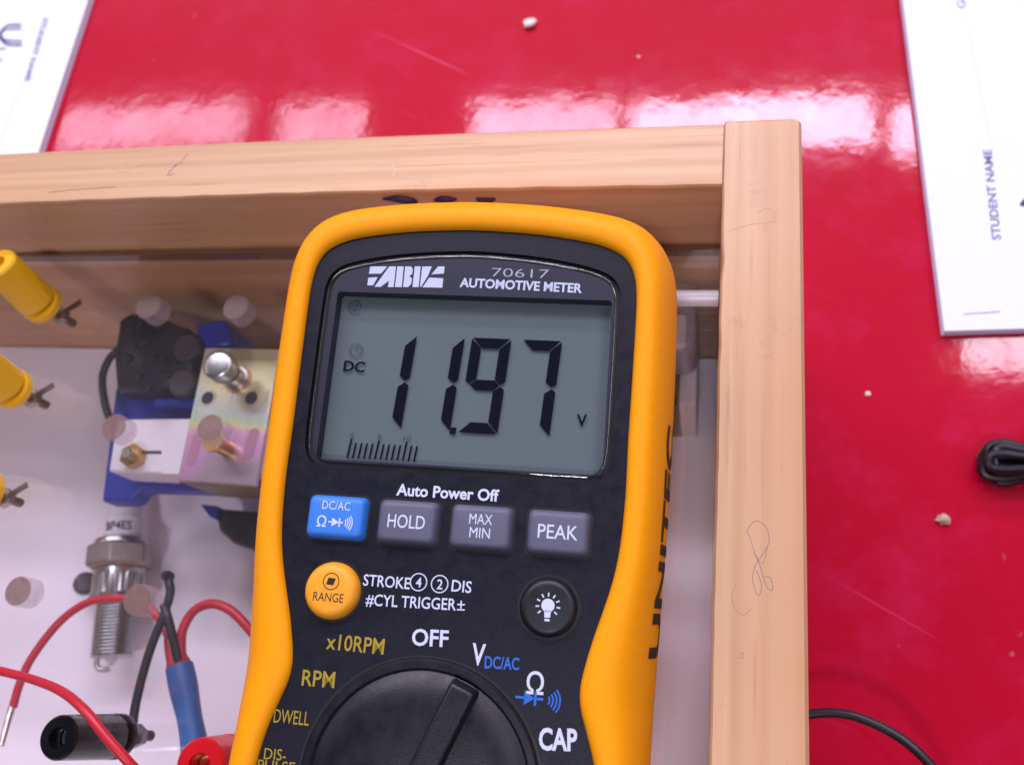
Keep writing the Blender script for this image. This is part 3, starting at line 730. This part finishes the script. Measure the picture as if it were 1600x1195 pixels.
# ------------------------------------------------------------------ blue carrier with the black block, white housing and plated bracket
WT, WB = 68.0, 54.0
def quadw(pts, z): return [(*wp(x, y, z).xy, z) for x, y in pts]
def slab(pts, z0, z1):
    top = quadw(pts, z1); return prism(top, [(p[0], p[1], z0) for p in top])
ca = wp(190, 700, FL)
e = empty("blue_carrier", (ca.x, ca.y, FL)); tag(e, "royal blue moulded carrier under the white housing and black block", "carrier")
build("plate", slab([(158, 784), (180, 604), (262, 612), (440, 622), (470, 772), (300, 766), (222, 764), (204, 784)], WB - 9, WB - .4), 'blue', e, bevel=1.2)
build("crossbar", slab([(240, 622), (440, 618), (440, 633), (240, 636)], WB + 4, WB + 9), 'blue', e, bevel=.8)
build("upright", slab([(300, 506), (352, 496), (362, 540), (318, 548)], WB - 14, WB + 10), 'blue', e, bevel=2)
build("ear", slab([(196, 492), (232, 488), (240, 512), (190, 515)], WB - 10, WB + 2), 'blue', e, bevel=1.5)
build("foot", slab([(200, 620), (250, 620), (245, 655), (195, 655)], FL + .1, WB - 10), 'blue', e)
build("tab", slab([(312, 787), (340, 790), (338, 812), (326, 806)], 28, 34), 'blue', e, bevel=.6)
build("foot", slab([(380, 650), (420, 650), (420, 700), (380, 700)], FL + .1, WB - 10), 'blue', e)
ce = wp(375, 825, 30)
k2 = empty("coil_end", (ce.x, ce.y, FL)); tag(k2, "black coil end poking out below the plated bracket beside the holster", "coil")
build("body", slab([(332, 792), (440, 800), (440, 872), (400, 862), (362, 848), (340, 828)], FL + .1, 32), 'black', k2, bevel=2.5, seg=3)
k = empty("ignition_module", wp(240, 560, WB)); tag(k, "black rough resin block with two knobs beside the plated bracket", "module")
rings = []
base = [(190, 500), (205, 490), (245, 492), (290, 512), (305, 520), (312, 560), (306, 610), (250, 616), (184, 612), (180, 560)]
for s, zz in ((1.0, WB - 12), (1.0, WB + 6), (.96, WB + 9), (.88, WB + 11)):
    cx, cy = 245, 555
    rings.append([(*wp(cx + (x - cx) * s, cy + (y - cy) * s, WB + 8).xy, zz) for x, y in base])
build("body", loft(rings), 'black_rough', k, sharp=60)
for px, py in ((294, 546), (288, 600)):
    c = wp(px, py, WB + 11); build("knob", lathe((c.x, c.y, WB + 10), (0, 0, 1), [(0, 5.2), (2.4, 5.0), (3, 4.4)], 24), 'knob', k)
for px, py, s in ((228, 535, 2.6), (262, 585, 2.0), (215, 590, 1.8), (240, 560, 1.5), (205, 515, 1.6), (250, 510, 1.9), (270, 540, 1.4), (200, 560, 2.2), (232, 605, 1.5), (252, 600, 1.2), (222, 505, 1.3), (210, 540, 1.2), (258, 565, 1.6)):
    c = wp(px, py, WB + 11); build("pad", lathe((c.x, c.y, WB + 10), (0, 0, 1), [(0, s), (1.6, s * .8), (2.0, s * .3)], 10), 'black_rough', k)
c = wp(255, 520, WB); build("support", lathe((c.x, c.y, FL), (0, 0, 1), [(0, 7), (WB - FL - 11, 7)], 20), 'black', k)
w = empty("black_wire", wp(165, 600, 60)); tag(w, "short black wire bowed beside the black resin block", "wire")
build("insulation", tube([wp(x, y, 62) for x, y in ((186, 545), (170, 562), (160, 590), (163, 625), (170, 650), (180, 668))], 1.35), 'black_wire', w)
h = empty("white_housing", wp(240, 710, WB)); tag(h, "white plastic housing with a brass nut, under the plated bracket", "housing")
build("body", slab([(169, 736), (182, 657), (205, 654), (470, 652), (470, 752), (280, 741)], WB, WT), 'white_plastic', h, bevel=.8)
build("panel", slab([(252, 740), (262, 674), (300, 673), (420, 674), (440, 742), (300, 741)], WT - .4, WT + .35), 'white_plastic', h, bevel=.2)
c = wp(205, 711, WT + 3)
nut = build("nut", lathe((c.x, c.y, WT), (0, 0, 1), [(0, 4.2), (3.4, 4.2)], sides=6), 'brass', h, smooth=False)
build("stud", lathe((c.x, c.y, WT), (0, 0, 1), [(0, 2.0), (5.5, 2.0), (6, 1.6)], 16), 'dull_steel', nut)
build("slot", slab([(222, 704), (252, 704), (252, 709), (222, 709)], WT - .3, WT + .12), 'dark_hole', h, smooth=False)
# plated bracket
bk = empty("angle_bracket", wp(350, 650, WT)); tag(bk, "rainbow tinted zinc plated angle bracket with holes and slots", "bracket")
PT = WT + 1.9
q = [(276, 751), (320, 543), (437, 545), (402, 759)]
T_ = quadw(q, PT)
f0 = Vector(T_[0]); f1 = Vector(T_[3])
build("plate", prism(T_, [(p[0], p[1], PT - 1.3) for p in T_]), 'zinc', bk, bevel=.55, seg=3)
build("flange", prism([(f0.x + .2, f0.y - .25, PT - .9), (f1.x - .2, f1.y - .25, PT - .9), (f1.x - .2, f1.y + 1.4, PT - 1.1), (f0.x + .2, f0.y + 1.4, PT - 1.1)], [(f0.x + 4, f0.y - .25, WB - 4), (f1.x - 4, f1.y - .25, WB - 4), (f1.x - 4, f1.y + 1.4, WB - 4), (f0.x + 4, f0.y + 1.4, WB - 4)]), 'zinc_dark', bk, bevel=.3)
for px, py in ((325, 622), (393, 622)):
    c = wp(px, py, PT); build("hole", lathe((c.x, c.y, PT - .02), (0, 0, 1), [(0, 2.3), (.06, 2.3)], 24), 'dark_hole', bk, smooth=False)
    build("hole_rim", lathe((c.x, c.y, PT), (0, 0, 1), [(0, 3.0), (.25, 2.7), (.25, 2.3), (0, 2.3)], 24), 'zinc', bk)
for px, py in ((304, 703), (392, 694)):
    a = wp(px + 5, py - 17, PT); b = wp(px - 5, py + 17, PT)
    d = (b - a).normalized(); nn = Vector((-d.y, d.x, 0)); out = []
    for cc, a0 in ((b, 0), (a, 180)):
        for i in range(9):
            an = math.radians(a0 + i * 180 / 8); out.append(cc + (nn * math.cos(an) + d * math.sin(an)) * 1.9)
    build("slot", extr([p - Vector((0, 0, p.z)) for p in out], PT - .02, PT + .05), 'slot', bk, smooth=False)
c = wp(371, 592, PT)
sc = build("bolt", lathe((c.x, c.y, PT), (0, 0, 1), [(0, 4.2), (1.2, 4.2), (1.3, 3.4), (5, 3.4), (5.1, 2.4), (9, 2.4)], 24), 'steel', bk)
build("bolt_washer", lathe((c.x, c.y, PT + .02), (0, 0, 1), [(0, 5.0), (.8, 5.0)], 24), 'brass', sc)
build("bolt_head", lathe((c.x, c.y, PT + 8.4), (0, 0, 1), [(0, 4.6), (.6, 5.0), (5.0, 5.0), (5.5, 4.5), (5.7, 3.6)], 28), 'steel', sc)
c = wp(356, 702, PT)
build("standoff", lathe((c.x, c.y, PT), (0, 0, 1), [(0, 2.6), (8, 2.6), (8.3, 3.4), (10, 3.4)], 18), 'brass', bk)

# ------------------------------------------------------------------ spark plug on the base panel
zc = FL + 13.2
p0 = wp(199, 760, zc); p1 = wp(173, 1042, zc); d = (p1 - p0); L = d.length; d.normalize()
sp = empty("spark_plug", (p0.x, p0.y, FL)); tag(sp, "used spark plug lying on the white panel, ceramic end under the housing", "spark plug")
def at_(s): return p0 + d * s
def frac(px, py): q = wp(px, py, zc); return (q - p0).dot(d)
s_c, s_h0, s_h1, s_b, s_t0, s_t1 = frac(195, 842), frac(193, 848), frac(190, 884), frac(187, 940), frac(184, 952), frac(177, 1026)
build("insulator", lathe(at_(-12), d, [(0, 3.4), (6, 3.8), (11, 5.4), (14, 5.8), (s_c + 3.5, 5.9), (s_c + 4.0, 6.9), (s_c + 11, 7.0), (s_c + 12.5, 7.0)], 32), 'ceramic', sp)
build("terminal", lathe(at_(-20), d, [(0, 2.6), (1, 3.1), (7, 3.1), (8.5, 2.4)], 20), 'steel', sp)
build("collar", lathe(at_(s_c - .5), d, [(0, 7.6), (1.0, 9.6), (2.5, 10.2), (3.5, 10.2)], 32), 'steel', sp)
build("hex", lathe(at_(s_h0 + 1), d, [(0, 11.4), (1.0, 12.3), (s_h1 - s_h0 - 1, 12.3), (s_h1 - s_h0, 11.2)], sides=6, phase=.25), 'dull_steel', sp, smooth=False, bevel=.5)
shv, shf = lathe(at_(s_h1 + .8), d, [(0, 9.0), (1, 9.6), (2.5, 9.0), (3.5, 9.3), (s_b - s_h1 - 3.5, 9.3), (s_b - s_h1 - 2, 10.3), (s_b - s_h1 - .8, 10.1), (s_b - s_h1 - .4, 8.0)], 72)
shv = [tuple(Vector(v) + ((Vector(v) - at_((Vector(v) - p0).dot(d))) * (-.055 if (72 * 3 <= i_ < 72 * 5 and (i_ % 72) % 4 in (0, 1)) else 0))) for i_, v in enumerate(shv)]
build("shell", (shv, shf), 'steel', sp, sharp=25)
prof = []; s = 0; Lt = s_t1 - s_b
while s < Lt - .2:
    prof += [(s, 6.75), (s + .55, 7.55), (s + .75, 7.55)]; s += 1.25
prof += [(Lt - .1, 6.6), (Lt, 5.9)]
build("thread", lathe(at_(s_b), d, prof, 36), 'steel', sp, sharp=20)
build("centre_electrode", lathe(at_(s_t1), d, [(-.5, 2.4), (1.4, 2.0), (1.5, 1.2), (3.0, 1.2)], 16), 'ceramic', sp)
u_, v_ = frame(d)[1], frame(d)[2]
e0 = at_(s_t1 - .3) + Vector((6.1, .6, 0)) * .9
build("ground_electrode", tube([at_(s_t1 - .6) + u_ * 5.9, at_(s_t1 + 2.0) + u_ * 5.8, at_(s_t1 + 3.9) + u_ * 4.2, at_(s_t1 + 4.3) + u_ * .5], 1.0, 8, 5), 'solder', sp)
tp = at_(s_c - 2)
px0, px1 = wp(172, 824, zc + 7), wp(222, 832, zc + 7)
tv, tf = glyphs("BP4ES", .02); V = []
side = (px1 - px0).normalized(); ax = -d
ctr = at_(s_c - 2.4)
for p in tv:
    ang = (p.x - .5) * 1.4 + .3; along = p.y * 3.4; rad = 7.1
    lat = Vector((side.x, side.y, 0)).normalized(); lat = (lat - d * lat.dot(d)).normalized()
    V.append(tuple(ctr + ax * along + (lat * math.sin(ang) + Vector((0, 0, 1)) * math.cos(ang)) * rad))
build("printed_lettering", (V, tf), 'black_print', sp, smooth=False)
c = wp(124, 912, FL + 10)
sn = empty("clamp_screw", (c.x, c.y, FL)); tag(sn, "small zinc clamp screw beside the spark plug's shell", "screw")
build("head", lathe((c.x, c.y, FL + 7), (.5, .1, .6), [(0, 3.0), (1, 4.2), (4.5, 4.2), (5.2, 3.2)], 20), 'dark_metal', sn)
build("shank", lathe((c.x, c.y, FL), (.12, 0, 1), [(0.05, 2.4), (9, 2.4)], 14), 'dull_steel', sn)

# ------------------------------------------------------------------ wires
def wire(name, label, pts, r, mat, z=None):
    P = [wp(*p) if len(p) == 3 else wp(*p, z) for p in pts]
    e = empty(name, P[0]); tag(e, label, "wire")
    build("insulation", tube(P, r), mat, e); return e, P
e, P = wire("red_wire", "red wire arching from the solder lug to the plug hole above the spark plug", [(20, 1105), (30, 1070), (48, 1030), (85, 980), (120, 950), (155, 936), (205, 934)], 1.25, 'red_wire', 74)
t_ = P[0]; build("bare_end", tube([wp(21, 1098, 74), wp(14, 1120, 75), wp(8, 1142, 77), wp(2, 1165, 78)], lambda t: 1.1 - .3 * t, 8), 'solder', e)
wire("red_wire", "blurred red wire passing over the black screw terminal", [(-40, 1040, 108), (10, 1050, 112), (60, 1064, 118), (100, 1082, 124), (135, 1112, 128), (165, 1150, 128), (215, 1205, 124), (270, 1260, 112)], 1.15, 'red_wire')
e, P = wire("black_wire", "long black wire hanging from the plug hole to the black terminal's lug", [(262, 902), (266, 925), (256, 960), (238, 1005), (224, 1050), (212, 1100), (207, 1135)], 1.35, 'black_wire', 72)
build("bare_end", tube([wp(207, 1132, 72), wp(208, 1148, 73), wp(214, 1162, 76)], .9, 8), 'solder', e)
b_ = wp(262, 900, 72); build("tip", lathe((b_.x, b_.y, 70.4), (0, 0, 1), [(-1, .6), (0, 1.5), (1.6, 1.75), (3.2, 1.5), (4.2, .6)], 14), 'black_wire', e)
# sleeved joint
j = empty("sleeved_joint", wp(285, 1100, 60)); tag(j, "blue sleeve joining black and red wires beside the holster", "wire joint")
sl = [wp(x, y, 68) for x, y in ((280, 1040), (288, 1080), (296, 1120), (303, 1160), (307, 1200))]
build("sleeve", tube(sl, lambda t: 4.1 - .35 * t + .25 * math.sin(9 * t), 18), 'blue_sleeve', j)
build("red_sheath", tube([wp(x, y, 68) for x, y in ((264, 995), (270, 1015), (277, 1032), (281, 1046))], lambda t: 1.6 + 2.0 * min(1, t * 1.3), 14), 'red_wire', j)
build("red_loop", tube([wp(x, y, zz) for x, y, zz in ((286, 1046, 69), (283, 1010, 70), (286, 982, 71), (303, 954, 72), (330, 943, 73), (358, 952, 74), (384, 976, 74), (420, 1020, 72))], 1.45), 'red_wire', j)
build("red_lead", tube([wp(x, y, zz) for x, y, zz in ((268, 1005, 68), (256, 978, 66), (240, 955, 66), (222, 940, 68))], 1.3), 'red_wire', j)
build("black_lead", tube([wp(x, y, zz) for x, y, zz in ((278, 1030, 71), (271, 1000, 72), (262, 965, 74), (256, 945, 73))], 1.4), 'black_wire', j)

# ------------------------------------------------------------------ hardware in the gap beside the side rail
e = empty("spacer_rod", (-20, wp(1090, 466, 96).y, 94)); tag(e, "white nylon rod spanning lying on the cover from meter to side rail", "rod")
rc = wp(1100, 466, AT + 2.35)
build("shaft", lathe((-52, rc.y, AT + 2.35), (1, 0, 0), [(0, 2.3), (52, 2.3)], 20), 'rod', e)
c = wp(1070, 590, FL)
e = empty("metal_can", (c.x, c.y, FL)); tag(e, "grey metal can and block between the meter and the side rail", "relay")
x1 = wp(1089, 480, 70).x; ytop_ = wp(1080, 418, 70).y; ymid = wp(1080, 543, 70).y
build("can", box(x1 - 28, x1, ymid, ytop_, FL + .1, 70), 'can', e, bevel=4, seg=4)
x2 = wp(1089, 600, 46).x; ya = wp(1080, 550, 46).y; yb = wp(1080, 632, 46).y
build("block", box(x2 - 26, x2, yb, ya - .6, FL + .1, 46), 'white_plastic', e, bevel=.8)
build("block_core", box(x2 - 26, x2 - 5.5, yb - .5, ya - 1.2, FL + 1, 46.8), 'black', e, bevel=.6)
c = wp(1066, 516, 72)
build("pin", lathe((c.x - .5, c.y - 5.5, 71.5), (0, 1, 0), [(0, 1.2), (.6, 2.0), (10, 2.0), (10.6, 1.2)], 16), 'rod', e)

# ------------------------------------------------------------------ things on the red table
e = empty("test_lead", wp(1300, 1115, 0)); tag(e, "black test lead arching over the red table past the side rail", "cable")
build("cable", tube([(*wp(x, y, zz).xy, zz) for x, y, zz in ((1180, 1150, 20), (1240, 1122, 22), (1290, 1113, 24), (1340, 1120, 26), (1400, 1148, 28), (1445, 1185, 30), (1490, 1240, 30), (1530, 1320, 26), (1560, 1420, 18), (1580, 1560, 3))], 1.45), 'black_wire', e)
e = empty("cable_bundle", wp(1575, 720, 0)); tag(e, "tied bundle of black cable lying at the table's side", "cable")
for ya, yb, xl, dz, rr_ in ((-30, 6, 1541, 6.5, 1.5), (-18, 26, 1534, 4.2, 1.6), (-6, 33, 1546, 1.9, 1.5), (-24, 16, 1553, 9.0, 1.4), (-12, 12, 1544, 10.2, 1.4)):
    P = [(1700, 725 + ya * 1.7, dz), (1640, 724 + ya * .9, dz), (1600, 722 + ya * .8, dz + .4), (1568, 720 + ya * .95, dz + .8), (xl + 6, 720 + ya * .8, dz + .3), (xl, 720 + (ya + yb) / 2, dz), (xl + 6, 720 + yb * .85, max(rr_, dz - .8)), (1572, 721 + yb, max(rr_, dz - 1)), (1602, 723 + yb * .75, max(rr_, dz - 1)), (1645, 724 + yb * .9, max(rr_, dz - 1)), (1700, 725 + yb * 1.7, max(rr_, dz - 1.2))]
    build("cable", tube([(*wp(x, y, zz).xy, zz) for x, y, zz in P], rr_, 10, 6), 'black_wire', e)
build("tie", tube([(*wp(1600, 722 + 30 * math.cos(t), 0).xy, 6 + 6.5 * math.sin(t)) for t in [i * 2 * math.pi / 14 for i in range(15)]], .9, 8, 3), 'black', e)
def crumb(px, py, r, label, mat='crumb'):
    c = wp(px, py, 0); bm = bmesh.new(); bmesh.ops.create_icosphere(bm, subdivisions=2, radius=r)
    for v in bm.verts:
        v.co *= 1 + random.uniform(-.34, .34); v.co.x *= 1.2; v.co.z *= .5
    zmin = min(v.co.z for v in bm.verts)
    vs = [(v.co.x + c.x, v.co.y + c.y, v.co.z - zmin) for v in bm.verts]; bm.verts.index_update()
    o = build("crumb", (vs, [tuple(v.index for v in f.verts) for f in bm.faces]), mat, None, sharp=60); bm.free()
    tag(o, label, "crumb", "crumbs on the red table"); return o
crumb(828, 40, 2.6, "largest white crumb on the table behind the back rail")
crumb(1473, 811, 1.9, "pale crumb on the table beneath the black cable bundle", "tan_crumb")
crumb(998, 90, .6, "tiny pale speck behind the back rail, near the big crumb")
crumb(1356, 616, .8, "tiny pale speck beside the white worksheets' lower corner")
